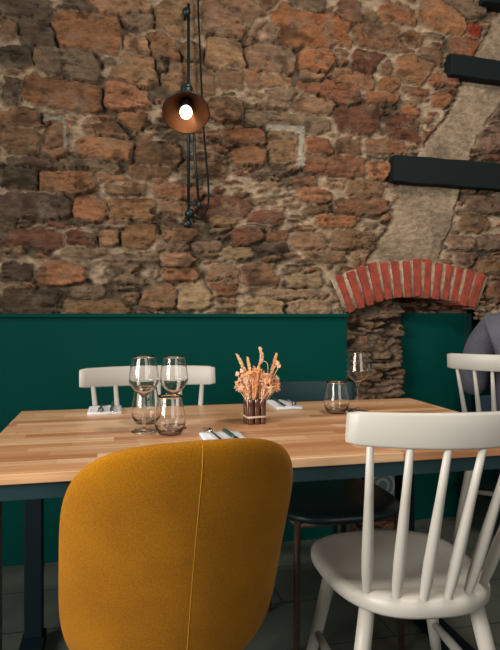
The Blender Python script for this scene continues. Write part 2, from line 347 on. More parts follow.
def stone_field(name, X0, X1, Z0, Z1, step, Y, seeds_px, dens, keep=None, plaster=None, relief=.026, small=(.058, .0105), ycurve=None, palette='bbgtottgkrrd', mort=(0.38, 0.285, 0.195), seed=3, gap=.085):
    r = np.random.default_rng(seed)
    xs = np.arange(X0, X1+step/2, step); zs = np.arange(Z0, Z1+step/2, step)
    X, Z = np.meshgrid(xs, zs)
    wx = X + (fbm(X*9, Z*9, 3)-.5)*.060 + (fbm(X*34+5, Z*34, 2)-.5)*.020
    wz = Z + (fbm(X*8+40, Z*11+9, 3)-.5)*.036 + (fbm(X*30+50, Z*40, 2)-.5)*.015
    sd = []
    for s in seeds_px:
        (xa, za), (xb, zb) = at(s[0], s[3], Y), at(s[1], s[2], Y)
        sd.append(((xa+xb)/2, (za+zb)/2, (xb-xa)/2, (zb-za)/2, PAL[s[4]], math.radians(s[5] if len(s) > 5 else r.uniform(-2, 2)), r.uniform(.6, 1.0)))
    # procedural stones where none was placed
    n = int((X1-X0)*(Z1-Z0)*dens); tries = 0
    while n > 0 and tries < 40000:
        tries += 1
        x, z = r.uniform(X0, X1), r.uniform(Z0, Z1)
        big = r.random() < .22
        a = r.uniform(.4, 1.5)*small[0]*(1.9 if big else 1); b = r.uniform(.55, 1.3)*small[1]*(2.0 if big else 1)
        ok = True
        for (cx, cz, sx, sz, *_) in sd:
            if abs(x-cx) < sx+a*.70 and abs(z-cz) < sz+b*.72: ok = False; break
        if ok:
            c = PAL[palette[int(r.integers(len(palette)))]]
            sd.append((x, z, a, b, c, math.radians(r.uniform(-7, 7)), r.uniform(.25, .8))); n -= 1
    V1 = np.full(X.shape, 9.0); V2 = np.full(X.shape, 9.0); I = np.zeros(X.shape, int)
    for i, (cx, cz, sx, sz, c, rot, hh) in enumerate(sd):
        R = max(sx, sz)*2.2
        i0, i1 = np.searchsorted(xs, [cx-R-.04, cx+R+.04]); j0, j1 = np.searchsorted(zs, [cz-R-.04, cz+R+.04])
        if i0 >= i1 or j0 >= j1: continue
        dx = wx[j0:j1, i0:i1]-cx; dz = wz[j0:j1, i0:i1]-cz
        cr, sr = math.cos(rot), math.sin(rot)
        p = 2.6+1.6*((i*37) % 10)/10
        v = (np.abs((dx*cr+dz*sr)/sx)**p + np.abs((-dx*sr+dz*cr)/sz)**p)**(1/p)
        v = 1+(v-1)*min(sx, sz)/.045   # distance-like, so that joints have an even width
        a = V1[j0:j1, i0:i1]; b = V2[j0:j1, i0:i1]; ii = I[j0:j1, i0:i1]
        m = v < a
        b[:] = np.where(m, a, np.minimum(b, v)); a[:] = np.where(m, v, a); ii[:] = np.where(m, i, ii)
    e = np.minimum(1.10-V1, (V2-V1)*.5)                 # 0 at the joint, positive inside a stone
    e = e + (fbm(X*60, Z*60, 2)-.5)*.16
    body = np.clip((e-gap*.45)/gap, 0, 1); body = body*body*(3-2*body)
    dome = np.clip(e/.6, 0, 1)**.5
    hh = np.array([s[6] for s in sd])[I]; col = np.array([s[4] for s in sd])[I]
    tint = (r.random((len(sd), 3))-.5)*np.array([.12, .10, .10]) + (r.random((len(sd), 1))-.5)*.34
    col = col*(1+tint[I])
    lay = fbm(X*7+I*3.7, Z*44+I*1.3, 4); blot = fbm(X*17+I*9.1, Z*22, 4); spk = fbm(X*70, Z*90, 3)
    col = col*(.72+.56*lay)[..., None]*(.86+.3*spk)[..., None]
    bl = np.clip((blot-.52)*4, 0, 1)[..., None]
    col = col*(1-bl*.5) + bl*.5*(np.array([0.25, 0.20, 0.14])*.8)
    dk = np.clip((fbm(X*13+3, Z*19+8, 4)-.60)*7, 0, 1)[..., None]
    col = col*(1-.55*dk)
    mn = fbm(X*25, Z*25, 4)
    deep = np.clip((fbm(X*6+90, Z*12+20, 3)-.47)*9, 0, 1)      # open joints, mortar gone; crevice shade is also darkened into their colour
    mcol = np.array(mort)*(.62+.7*mn)[..., None]*(1-.62*deep)[..., None]
    col = col*body[..., None] + mcol*(1-body[..., None])
    ck = 1-np.abs(2*fbm(X*6.5+11, Z*30+7, 4)-1); ck = np.clip((ck-.955)*30, 0, 1)*np.clip((fbm(X*8+60, Z*8, 2)-.42)*8, 0, 1)*body
    col = col*(1-.5*ck[..., None])
    H = -ck*relief*.42 + relief*(body*(.34+.55*hh+.20*dome) + (lay-.5)*.75*body + (fbm(X*22, Z*30, 4)-.5)*.42) - (1-body)*deep*relief*.75
    if plaster:
        pm = in_poly(X+(fbm(X*20, Z*20, 3)-.5)*.035, Z, [at(u, v, Y) for u, v in plaster])
        ps = pm.astype(float)
        for _ in range(2): ps = (ps+np.roll(ps, 1, 0)+np.roll(ps, -1, 0)+np.roll(ps, 1, 1)+np.roll(ps, -1, 1))/5
        pn = fbm(X*10, Z*10, 5); pcol = np.array((0.36, 0.27, 0.185))*(.70+.55*pn)[..., None]
        stn = np.clip((fbm(X*5+9, Z*9, 4)-.56)*6, 0, 1)[..., None]; pcol = pcol*(1-.32*stn)
        ph = .006+(fbm(X*14, Z*14, 4)-.5)*.016
        edge = ps*(1-ps)*4
        H = H*(1-ps)+ph*ps - edge*.022*np.clip((fbm(X*9+77, Z*9, 3)-.36)*8, 0, 1); col = col*(1-ps[..., None])+pcol*ps[..., None]
    if ycurve is not None: H = H + ycurve(X, Z)
    nz, nx = X.shape
    co = np.stack([X, Y-H, Z], -1).reshape(-1, 3)
    idx = np.arange(nz*nx).reshape(nz, nx)
    q = np.stack([idx[:-1, :-1], idx[:-1, 1:], idx[1:, 1:], idx[1:, :-1]], -1).reshape(-1, 4)
    if keep is not None:
        km = keep(X, Z).reshape(-1); q = q[km[q].all(1)]
    me = bpy.data.meshes.new(name)
    me.vertices.add(len(co)); me.vertices.foreach_set('co', co.astype(np.float32).ravel())
    me.loops.add(q.size); me.loops.foreach_set('vertex_index', q.astype(np.int32).ravel())
    me.polygons.add(len(q)); me.polygons.foreach_set('loop_start', np.arange(0, q.size, 4, dtype=np.int32))
    me.polygons.foreach_set('loop_total', np.full(len(q), 4, dtype=np.int32))
    me.polygons.foreach_set('use_smooth', np.ones(len(q), bool))
    ca = me.color_attributes.new('stone', 'FLOAT_COLOR', 'POINT')
    rgba = np.concatenate([np.clip(col, 0, 1).reshape(-1, 3), np.ones((nz*nx, 1))], 1)
    ca.data.foreach_set('color', rgba.astype(np.float32).ravel())
    me.update(calc_edges=True); me.validate()
    me.materials.append(M['stone'])
    o = bpy.data.objects.new(name, me); C.objects.link(o)
    return struct(o)

YW = 2.70
# arch geometry on the wall plane, three intrados points -> a circle
aL, aM, aR = at(345, 313, YW), at(409, 297.5, YW), at(471, 309.5, YW)
def circ(a, b, c):
    ax, ay = a; bx_, by = b; cx, cy = c
    d = 2*(ax*(by-cy)+bx_*(cy-ay)+cx*(ay-by))
    ux = ((ax*ax+ay*ay)*(by-cy)+(bx_*bx_+by*by)*(cy-ay)+(cx*cx+cy*cy)*(ay-by))/d
    uy = ((ax*ax+ay*ay)*(cx-bx_)+(bx_*bx_+by*by)*(ax-cx)+(cx*cx+cy*cy)*(bx_-ax))/d
    return ux, uy, math.hypot(ax-ux, ay-uy)
ACX, ACZ, ARI = circ(aL, aM, aR); ARO = ARI+.186
TL = math.atan2(aL[1]-ACZ, aL[0]-ACX); TR = math.atan2(aR[1]-ACZ, aR[0]-ACX)
PT = 1.066      # top of the panelling
XP = at(345, 315, 2.685)[0]
def keep_wall(X, Z):
    r = np.hypot(X-ACX, Z-ACZ)
    niche = (X > aL[0]+.004) & (X < aR[0]+.01) & (r < ARI+.012)
    low = (Z < PT-.03) & (X > XP)
    return ~(niche | low)
# pale patch of new mortar round the squared stone
PATCH = [(265,303,128,131),(298,303,130,167), (63,67,122,150),(43,64,118,121)]
wall_back = stone_field('wall_back', -2.3, 3.3, 1.0, 2.95, .0058, YW, S, 330, keep=keep_wall, plaster=PL)
ca = wall_back.data.color_attributes['stone']
n = len(wall_back.data.vertices); co = np.empty(n*3, np.float32); wall_back.data.vertices.foreach_get('co', co); co = co.reshape(-1, 3)
cc = np.empty(n*4, np.float32); ca.data.foreach_get('color', cc); cc = cc.reshape(-1, 4)
for u0, u1, v0, v1 in PATCH:
    (xa, za), (xb, zb) = at(u0, v1, YW), at(u1, v0, YW)
    jx = (fbm(co[:, 0]*30, co[:, 2]*30, 3)-.5)*.016
    mk = (co[:, 0]+jx > xa) & (co[:, 0]+jx < xb) & (co[:, 2]+jx > za) & (co[:, 2]+jx < zb)
    f = .40 if u0 > 200 else .25
    cc[mk, :3] = np.array([1.0, .90, .72])*f*(.8+.4*fbm(co[mk, 0]*40, co[mk, 2]*40, 3))[:, None]
    co[mk, 1] = np.minimum(co[mk, 1], YW-.008)*.5 + (YW-.014)*.5
ca.data.foreach_set('color', cc.ravel()); wall_back.data.vertices.foreach_set('co', co.ravel()); wall_back.data.update()

# niche infill: a rubble pillar in front of a deeper back
XQ = at(409, 350, 2.72)[0]
def yc(X, Z):
    edge = XQ + (fbm(Z*16, Z*0+3, 3)-.5)*.050
    return np.clip((edge-X)/.03, 0, 1)*.115 - .0
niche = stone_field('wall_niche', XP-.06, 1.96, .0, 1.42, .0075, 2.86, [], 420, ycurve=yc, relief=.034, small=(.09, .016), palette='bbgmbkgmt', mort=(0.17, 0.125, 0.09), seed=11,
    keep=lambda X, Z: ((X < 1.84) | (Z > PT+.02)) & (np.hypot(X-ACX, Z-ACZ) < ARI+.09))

# brick arch
def arch():
    bm = bmesh.new(); N = 14; span = TL-TR; st = span/N
    r = random.Random(4)
    for i in range(N):
        a = TL-(i+.5)*st; hw = .0178*r.uniform(.88, 1.08)
        ca_, sa = math.cos(a), math.sin(a); r0 = ARI+r.uniform(-.006, .006); r1 = ARO+r.uniform(-.008, .008)
        f = YW-.034-r.uniform(0, .010); k = .5+.5*ARO/ARI
        vs = []
        for yy in (f, YW+.12):
            for rr, ww in ((r0, hw*.95), (r1, hw*1.08)):
                for s in (-1, 1):
                    t = s*ww
                    jx = r.uniform(-.002, .002)
                    vs.append(bm.verts.new((ACX+rr*ca_-t*sa+jx, yy, ACZ+rr*sa+t*ca_)))
        for fc in ((0,1,3,2),(4,6,7,5),(0,4,5,1),(2,3,7,6),(0,2,6,4),(1,5,7,3)): bm.faces.new([vs[q] for q in fc])
    bmesh.ops.subdivide_edges(bm, edges=bm.edges[:], cuts=3, use_grid_fill=True)
    for v in bm.verts: v.co += Vector([r.uniform(-.0011, .0011) for _ in range(3)])
    return bm
struct(obj('trim_1', arch(), M['brick'], bevel=.003))
def arch_mortar():
    bm = bmesh.new(); N = 60; prev = None; r = random.Random(2)
    for i in range(N+1):
        a = TL+.012-(i/N)*(TL-TR+.024)
        ring = []
        for rr, yy in ((ARI+.004, YW+.12), (ARI+.004, YW-.028), ((ARI+ARO)/2, YW-.031), (ARO-.004, YW-.028), (ARO+.004, YW+.12)):
            q = r.uniform(-.004, .004)
            ring.append(bm.verts.new((ACX+(rr+q)*math.cos(a), yy+q*.6, ACZ+(rr+q)*math.sin(a))))
        if prev:
            for k in range(4): bm.faces.new((prev[k], prev[k+1], ring[k+1], ring[k]))
        prev = ring
    return bm
struct(obj('trim_2', arch_mortar(), M['mortar']))

# ------------------------------------------------------------------ floor, side wall with its window
struct(obj('floor', bx(-3.0, 4.2, -4.0, 4.0, -.05, 0), M['floor'], smooth=False))
M['plaster_wall'] = mat('plaster', (0.17, 0.15, 0.125), .9, noise=(6, (0.15, 0.13, 0.11), 5), bump=(40, .3, .004))
bm = bmesh.new()
box(bm, -2.42, -2.30, .85, 3.0, 0, 2.95); box(bm, -2.42, -2.30, -4.0, -1.05, 0, 2.95)
box(bm, -2.42, -2.30, -1.05, .85, 0, 1.0); box(bm, -2.42, -2.30, -1.05, .85, 2.5, 2.95)
struct(obj('wall_left', bm, M['plaster_wall'], smooth=False))
struct(obj('ceiling', bx(-2.42, 4.2, -4.0, 3.4, 2.95, 3.05), M['plaster_wall'], smooth=False))
wf = bmesh.new()
for a in ((-1.05, -.98), (-.13, -.07), (.78, .85)): box(wf, -2.40, -2.34, a[0], a[1], 1.0, 2.5)
for a in ((1.0, 1.07), (2.43, 2.5)): box(wf, -2.40, -2.34, -1.05, .85, a[0], a[1])
wn_ = struct(obj('window_1', wf, M['white'], smooth=False))
# wall fabric behind the panelling
struct(obj('wall_alcove', bx(1.86, 3.3, 3.3, 3.4, 0, 1.5), M['green'], smooth=False))

# green panelling
g = bmesh.new(); box(g, -2.30, XP, 2.662, 2.76, .0, PT-.012)
struct(obj('trim_3', g, M['green'], smooth=False))
struct(obj('trim_4', bx(-2.30, XP+.004, 2.645, 2.76, PT-.012, PT+.004), M['green'], smooth=False, bevel=.002))
struct(obj('trim_5', bx(XQ-.05, 1.795, 2.80, 2.835, 0, PT+.008), M['green'], smooth=False))
struct(obj('trim_6', bx(1.797, 1.835, 2.79, 3.3, 0, PT+.008), M['shaded_green'], smooth=False))  # niche jamb, its shade put into a darker green

# patterned tile at the foot of the pillar
def cement_tile_mat():
    m = mat('cement_tile', (0.12, 0.14, 0.14), .6); nt = m.node_tree; b = nt.nodes['Principled BSDF']; L = nt.links
    tc = nt.nodes['Texture Coordinate']
    vm = nt.nodes.new('ShaderNodeVectorMath'); vm.operation = 'LENGTH'; L.new(tc.outputs['Object'], vm.inputs[0])
    mm = nt.nodes.new('ShaderNodeMath'); mm.operation = 'SINE'; m2 = nt.nodes.new('ShaderNodeMath'); m2.operation = 'MULTIPLY'; m2.inputs[1].default_value = 230
    L.new(vm.outputs['Value'], m2.inputs[0]); L.new(m2.outputs[0], mm.inputs[0])
    r = nt.nodes.new('ShaderNodeValToRGB'); r.color_ramp.elements[0].position = .35; r.color_ramp.elements[1].position = .55
    r.color_ramp.elements[0].color = (0.045, 0.075, 0.085, 1); r.color_ramp.elements[1].color = (0.17, 0.19, 0.18, 1)
    L.new(mm.outputs[0], r.inputs['Fac']); L.new(r.outputs['Color'], b.inputs['Base Color'])
    return m
M['ctile'] = cement_tile_mat()
tx0, tz1 = at(366, 466, 2.70); tx1, tz0 = at(395, 503, 2.70)
cx_, cz_ = (tx0+tx1)/2, (tz0+tz1)/2
t = obj('patterned_tile', bx(tx0-cx_, tx1-cx_, -.012, .012, tz0-cz_-.02, tz1-cz_+.02), M['ctile'], smooth=False, bevel=.002)
t.location = (cx_, 2.69, cz_); tag(t, 'grey cement tile with a round rosette pattern at foot of stone pillar', 'tile')
hp = thing('heating_pipe', 'pair of short metal pipes low on the wall beneath the table', 'pipe', (at(345, 480, 2.6)[0], 2.62, 0))
for dx in (-.022, .022): obj('pipe', tb([(dx, 0, 0), (dx, 0, .36)], .012, 14), M['pipe'], hp)

# ------------------------------------------------------------------ black beams set in the wall
def beam(u0, v0, u1, v1, u2, v2, label, depth=.07, ext=0.0):
    """left-top, left-bottom, right-top pixels"""
    yb = YW-depth
    xa, za = at(u0, v0, yb); xb, zb = at(u1, v1, yb); xc, zc = at(u2, v2, yb)
    d = Vector((xc-xa, 0, zc-za)).normalized(); L = .95
    h = za-zb; up = Vector((-d.z, 0, d.x))
    bm = bmesh.new(); n = 10; rings = []; r = random.Random(int(u0))
    for i in range(n+1):
        p = Vector((0, 0, 0)) + d*(L*i/n)
        rings.append([bm.verts.new(p+q) for q in (Vector((0, 0, 0))+up*r.uniform(-.003, .003), Vector((0, .16, 0)), Vector((0, .16, 0))-up*h, -up*(h+r.uniform(-.003, .003)))])
    for i in range(n):
        for k in range(4): bm.faces.new((rings[i][k], rings[i][(k+1) % 4], rings[i+1][(k+1) % 4], rings[i+1][k]))
    bm.faces.new(rings[0]); bm.faces.new(rings[-1][::-1])
    o = obj('wooden_beam', bm, M['beam'], smooth=False, bevel=.005); o.location = (xa, yb, za)
    return tag(o, label, 'beam')
beam(395, 154, 395, 181, 500, 163, 'long black wooden beam jutting from wall just above the brick arch')
beam(452, 53, 451, 74, 500, 60, 'shorter black wooden beam near top right across the plaster band')
beam(484, -22, 483, 1, 520, -17, 'dark wooden beam end at the very top right corner')

# ------------------------------------------------------------------ table
TX0, TX1, TY0, TY1, TZ = -.303, 1.083, 1.237, 2.045, .75
tab = thing('dining_table', 'wooden butcher-block dining table on slate steel frame', 'table', ((TX0+TX1)/2, (TY0+TY1)/2, 0))
hx, hy = (TX1-TX0)/2, (TY1-TY0)/2
obj('tabletop', bx(-hx, hx, -hy, hy, TZ-.021, TZ), M['wood'], tab, smooth=False, bevel=.0025)
ap = bmesh.new()
box(ap, -hx+.015, hx-.015, -hy+.012, -hy+.032, TZ-.055, TZ-.021); box(ap, -hx+.015, hx-.015, hy-.032, hy-.012, TZ-.055, TZ-.021)
box(ap, -hx+.015, -hx+.035, -hy+.032, hy-.032, TZ-.055, TZ-.021); box(ap, hx-.035, hx-.015, -hy+.032, hy-.032, TZ-.055, TZ-.021)
obj('apron', ap, M['slate'], tab, smooth=False)
for sx in (-1, 1):
    for sy in (-1, 1):
        x = sx*(hx-.045); y = sy*(hy-.045)
        obj('leg', bx(x-.027, x+.027, y-.027, y+.027, .04, TZ-.021), M['slate_dark'], tab, smooth=False, bevel=.003)
    x = sx*(hx-.045)
    obj('foot_rail', bx(x-.035, x+.035, -hy+.01, hy-.01, 0, .04), M['slate_dark'], tab, smooth=False, bevel=.003)

# ------------------------------------------------------------------ white spindle-back chairs
def seat_outline(phi):
    c, s = math.cos(phi), math.sin(phi)
    n = 2.7
    x = abs(c)**(2/n)*math.copysign(1, c); y = abs(s)**(2/n)*math.copysign(1, s)
    wx = .197*(1+.10*y); return x*wx, y*.228
def make_spindle_chair(label, loc, rz):
    t = thing('spindle_chair', label, 'chair', loc, rz, 'white spindle-back chairs')
    NP = 64
    bm = bmesh.new(); rings = []
    def ztop(x, y, rho):
        dip = -.016*max(0, 1-(rho/.92)**3)
        ledge = .012/(1+math.exp((y+.150)/.008))
        return .452+dip*(1 if y > -.15 else .15)+ledge-.010*max(0, (rho-.9)/.1)**2
    top = [(rho, 1) for rho in (.0, .15, .3, .45, .6, .72, .82, .9, .96, 1.0)]
    for rho, _ in top:
        if rho == 0: rings.append([bm.verts.new((0, 0, ztop(0, 0, 0)))]); continue
        rings.append([bm.verts.new((*(q*rho for q in seat_outline(2*PI*k/NP)), ztop(seat_outline(2*PI*k/NP)[0]*rho, seat_outline(2*PI*k/NP)[1]*rho, rho))) for k in range(NP)])
    for rho, z in ((1.0, .428), (.965, .420), (.6, .418)):
        rings.append([bm.verts.new((*(q*rho for q in seat_outline(2*PI*k/NP)), z)) for k in range(NP)])
    rings.append([bm.verts.new((0, 0, .418))])
    for A, B in zip(rings, rings[1:]):
        for k in range(NP):
            f = []
            for q in (A[k % len(A)], A[(k+1) % len(A)], B[(k+1) % len(B)], B[k % len(B)]):
                if q not in f: f.append(q)
            if len(f) > 2: bm.faces.new(f)
    obj('seat', bm, M['white'], t)
    # crest rail: a curved, slightly leaning board
    half = .220; ybk = -.345; zc0, zc1 = .808, .879
    def arc(x): return ybk+.060*(x/half)**2
    bm = bmesh.new(); N = 24; pr = None
    for i in range(N+1):
        x = -half+2*half*i/N; k = abs(x)/half
        zb = zc0+.003*k*k; zt = zc1-.002*k*k; y = arc(x)
        if i in (0, N): zt -= .004; zb += .004
        sec = [(0, zb, .012), (-.009, zb+.004, 0), (-.009-.008, zt-.004, 0), (-.014, zt, 0), (.000, zt, 0), (.004, zt-.004, 0), (.011, zb+.004, 0), (.009, zb, 0)]
        sec = [(-.006, zb), (-.009, zb+.005), (-.019, zt-.005), (-.016, zt), (-.004, zt), (-.001, zt-.005), (.009, zb+.005), (.006, zb)]
        ring = [bm.verts.new((x, y+dy, z)) for dy, z in sec]
        if pr:
            for q in range(8): bm.faces.new((pr[q], pr[(q+1) % 8], ring[(q+1) % 8], ring[q]))
        else: bm.faces.new(ring[::-1])
        pr = ring
    bm.faces.new(pr); rl = obj('crest_rail', bm, M['white'], t)
    for p_ in rl.data.polygons:
        if len(p_.vertices) == 8: p_.use_smooth = False
    for i in range(6):
        s = -1+2*i/5
        xb, yb = s*.133, -.205+.055*s*s
        xt = s*.178; yt = arc(xt)+.002
        P = [Vector((xb, yb, .435)).lerp(Vector((xt, yt, .812)), q) for q in (0, .07, .18, .30, .45, .7, 1)]
        obj('spindle', tb(P, (.0085, .0095, .0122, .0130, .0118, .0092, .0072), 14), M['white'], t)
    LP = {}
    for sx in (-1, 1):
        for sy in (-1, 1):
            a = Vector((sx*.125, sy*.130-.005, .425)); b = Vector((sx*.205, sy*.205-.01, 0))
            LP[sx, sy] = (a, b)
            obj('leg', tb([a, a.lerp(b, .25), a.lerp(b, .5), a.lerp(b, 1)], (.0175, .0185, .0165, .0115), 16), M['white'], t)
    mids = []
    for sx in (-1, 1):
        a = LP[sx, -1][0].lerp(LP[sx, -1][1], .52); b = LP[sx, 1][0].lerp(LP[sx, 1][1], .52)
        mids.append((a+b)/2)
        obj('stretcher', tb([a, a.lerp(b, .3), a.lerp(b, .7), b], (.009, .0125, .0125, .009), 12), M['white'], t)
    a, b = mids; obj('stretcher', tb([a, a.lerp(b, .3), a.lerp(b, .7), b], (.009, .012, .012, .009), 12), M['white'], t)
    return t
ch0 = make_spindle_chair('large white spindle-back chair in the foreground with seat fully visible', (.684, 1.352, 0), math.radians(-5))
dup(ch0, (.112, 1.835, 0), math.radians(180), 'white spindle-back chair on the far side of table behind the wine glasses').scale = (1.08, 1, 1)
far = dup(ch0, (1.80, 2.47, 0), math.radians(-38), 'white spindle-back chair at right edge occupied by person in grey sweater')

far.scale = (1.02, 1.02, 1.02)
# ------------------------------------------------------------------ mustard shell chair
def make_shell_chair():
    t = thing('upholstered_chair', 'mustard yellow upholstered chair seen from behind at table front', 'chair', (.112, 1.33, 0), math.radians(7))
    W, ZB, ZT = .236, .322, .838; zc, hz = (ZB+ZT)/2, (ZT-ZB)/2
    NP = 96; n = 4.2
    def pt(rho, ph, side):
        c, s = math.cos(ph), math.sin(ph)
        ex = abs(c)**(2/n)*math.copysign(1, c)*rho; ez = abs(s)**(2/n)*math.copysign(1, s)*rho
        x = ex*W*(1+.005*ez); z = zc+ez*hz
        if ez > 0: z -= .020*ez*(ex*ex)
        y = -.262+.17*(1-(ez+1)/2)*.9+.085*ex*ex*(1-.25*ez) - .012*ez*ez
        T = .030*max(0, 1-rho**7)**.5
        return (x, y+side*T, z)
    R = (0, .12, .25, .38, .5, .62, .72, .8, .87, .92, .955, .98, .993, 1.0)
    bm = bmesh.new(); rings = []
    seq = [(r, -1) for r in R] + [(r, 1) for r in R[-2::-1]]
    for r, sd in seq:
        if r == 0: rings.append([bm.verts.new(pt(0, 0, sd))])
        else: rings.append([bm.verts.new(pt(r, 2*PI*k/NP, sd)) for k in range(NP)])
    for A, B in zip(rings, rings[1:]):
        for k in range(NP):
            f = []
            for q in (A[k % len(A)], A[(k+1) % len(A)], B[(k+1) % len(B)], B[k % len(B)]):
                if q not in f: f.append(q)
            if len(f) > 2: bm.faces.new(f)
    back = obj('backrest', bm, M['yellow'], t)
    P = []
    for i in range(41):
        q = -.97+1.94*i/40; ph = PI/2 if q > 0 else -PI/2
        rho = abs(q)
        P.append(Vector(pt(rho, ph, -1))+Vector((.004, .0006, 0)))
    obj('seam', tb(P, .0010, 6), M['seam'], back)
    # cushion seat
    bm = bmesh.new(); rings = []
    for rho, z in ((0, .475), (.5, .474), (.8, .468), (.93, .455), (1, .43), (.98, .40), (.9, .385), (0, .38)):
        if rho == 0: rings.append([bm.verts.new((0, 0, z))]); continue
        rings.append([bm.verts.new((abs(math.cos(a))**.6*math.copysign(1, math.cos(a))*.185*rho, .075+abs(math.sin(a))**.6*math.copysign(1, math.sin(a))*.195*rho, z)) for a in (2*PI*k/48 for k in range(48))])
    for A, B in zip(rings, rings[1:]):
        for k in range(48):
            f = []
            for q in (A[k % len(A)], A[(k+1) % len(A)], B[(k+1) % len(B)], B[k % len(B)]):
                if q not in f: f.append(q)
            if len(f) > 2: bm.faces.new(f)
    obj('seat', bm, M['yellow'], t)
    for sx in (-1, 1):
        for sy in (-1, 1):
            a = Vector((sx*.12, sy*.12+.03, .385)); b = Vector((sx*.15, sy*.15+.03, 0))
            obj('leg', tb([a, b], (.015, .010), 14), M['slate_dark'], t)
    return t
make_shell_chair()

# ------------------------------------------------------------------ dark low chair behind the table
bc = thing('dining_chair', 'low dark teal-black chair with brown legs tucked under far side of table', 'chair', (.70, 1.885, 0), 0)
bm = bmesh.new(); rings = []
for rho, z in ((0, .470), (.6, .469), (.88, .466), (.97, .458), (1, .447), (.97, .436), (.8, .43), (0, .43)):
    if rho == 0: rings.append([bm.verts.new((0, 0, z))]); continue
    rings.append([bm.verts.new((abs(math.cos(a))**.7*math.copysign(1, math.cos(a))*.215*rho, abs(math.sin(a))**.7*math.copysign(1, math.sin(a))*.225*rho, z)) for a in (2*PI*k/56 for k in range(56))])
for A, B in zip(rings, rings[1:]):
    for k in range(56):
        f = []
        for q in (A[k % len(A)], A[(k+1) % len(A)], B[(k+1) % len(B)], B[k % len(B)]):
            if q not in f: f.append(q)
        if len(f) > 2: bm.faces.new(f)
obj('seat', bm, M['seat_black'], bc)
M['seat_back'] = mat('teal_grey_leather', (0.004, 0.026, 0.032), .6, spec=.25)
bm = bmesh.new(); pr = None
for i in range(25):
    x = -.205+.41*i/24; k = abs(x)/.205; y = .335-.055*k*k
    zt = .806-.10*max(0, k-.86)**1.5; zb = .60+.02*k
    ring = [bm.verts.new((x, y+dy, z)) for dy, z in ((-.012, zb), (-.014, (zb+zt)/2), (-.009, zt-.004), (0, zt), (.009, zt-.004), (.014, (zb+zt)/2), (.012, zb))]
    if pr:
        for q in range(7): bm.faces.new((pr[q], pr[(q+1) % 7], ring[(q+1) % 7], ring[q]))
    else: bm.faces.new(ring[::-1])
    pr = ring
bm.faces.new(pr); obj('backrest', bm, M['seat_back'], bc)
for sx in (-1, 1):
    obj('leg', tb([(sx*.165, -.17, .44), (sx*.172, -.185, 0)], (.0105, .0095), 14), M['leg_wood'], bc)
    obj('leg', tb([(sx*.165, .17, 0), (sx*.165, .19, .44), (sx*.165, .262, .62)], (.0095, .0115, .010), 14), M['leg_wood'], bc)
obj('seat_frame', tb([(-.165, -.17, .425), (.165, -.17, .425), (.165, .18, .425), (-.165, .18, .425), (-.165, -.17, .425)], .009, 10), M['leg_wood'], bc)

# ------------------------------------------------------------------ wall lamp
def pw(u, v, y): x, z = at(u, v, y); return Vector((x, y, z))
lb = pw(186, 214, YW-.03)
lamp = thing('wall_lamp', 'adjustable black wall lamp with lit round bronze-lined shade on stone wall', 'lamp', lb)
def rel(p): return Vector(p)-lb
YR = YW-.075
obj('rail', tb([rel(pw(188.5, 4, YR)), rel(pw(188.5, 226, YR))], .0065, 12), M['lamp_black'], lamp)
obj('arm', tb([rel(pw(193.5, 100, YR-.02)), rel(pw(194.5, 150, YR-.02)), rel(pw(199, 206, YR-.02))], .0060, 12), M['lamp_black'], lamp)
for v, r_ in ((12, .017), (224, .017)):
    bm = bmesh.new(); c = rel(pw(186.5 if v < 50 else 187.5, v, YR-.012)); Mx = Matrix.Translation(c) @ Matrix.Rotation(PI/2, 4, 'X')
    lathe(bm, [(0, -.012), (r_, -.010), (r_+.002, 0), (r_, .010), (0, .012)], 20, Mx)
    obj('knob', bm, M['lamp_black'], lamp)
    bm = bmesh.new(); tube(bm, [c, c+Vector((0, .105, 0))], .008, 10); obj('wall_bracket', bm, M['lamp_black'], lamp)
bm = bmesh.new(); c = rel(pw(189.5, 214, YR)); Mx = Matrix.Translation(c) @ Matrix.Rotation(PI/2, 4, 'X')
lathe(bm, [(0, -.03), (.019, -.028), (.021, .0), (.019, .03), (0, .032)], 24, Mx)
tube(bm, [c+Vector((0, -.01, 0)), rel(pw(187, 204, YR-.02)), rel(pw(194, 203.5, YR-.02)), rel(pw(199, 206, YR-.02))], .0055, 10)
tube(bm, [rel(pw(197.5, 201, YR-.02)), rel(pw(200.5, 209, YR-.02))], .010, 10)
obj('hinge', bm, M['lamp_black'], lamp)
# shade: opening towards the viewer and a little down
YS = YW-.30
sc_ = rel(pw(186, 112.5, YS)); opening_dir = Vector((-.09, -.64, -.76)).normalized()
RS = .094
q = (-opening_dir).to_track_quat('Z', 'Y').to_matrix().to_4x4()   # +Z runs back towards the neck
Mx = Matrix.Translation(sc_) @ q
prof = [(RS, 0), (RS*.96, .010), (RS*.86, .026), (RS*.72, .042), (RS*.54, .058), (RS*.38, .070), (.027, .080), (.024, .118)]
bm = bmesh.new(); lathe(bm, [(r*1.0, z) for r, z in prof] + [(r-.004, z-.002) for r, z in prof[::-1]][1:-1] , 48, Mx)
shade_out = [(r, z) for r, z in prof]
bm.free()
bm = bmesh.new(); lathe(bm, [(RS-.001, -.003), (RS+.0025, -.001)] + [(r+.0015, z+.0015) for r, z in prof[1:]] + [(0, .118)], 48, Mx)
shd = obj('lamp_shade', bm, M['lamp_black'], lamp)
bm = bmesh.new(); lathe(bm, [(RS-.001, -.003)] + [(r-.002, z-.001) for r, z in prof[1:-1]] + [(0, .106)], 48, Mx)
obj('shade_lining', bm, M['bronze'], shd)
bm = bmesh.new(); lathe(bm, [(0, .112), (.024, .114), (.024, .150), (.029, .152), (.029, .160), (.022, .163), (.022, .176), (.027, .178), (.027, .186), (.012, .190), (0, .190)], 24, Mx)
obj('socket', bm, M['lamp_black'], lamp)
sk = Mx @ Vector((0, 0, .17))
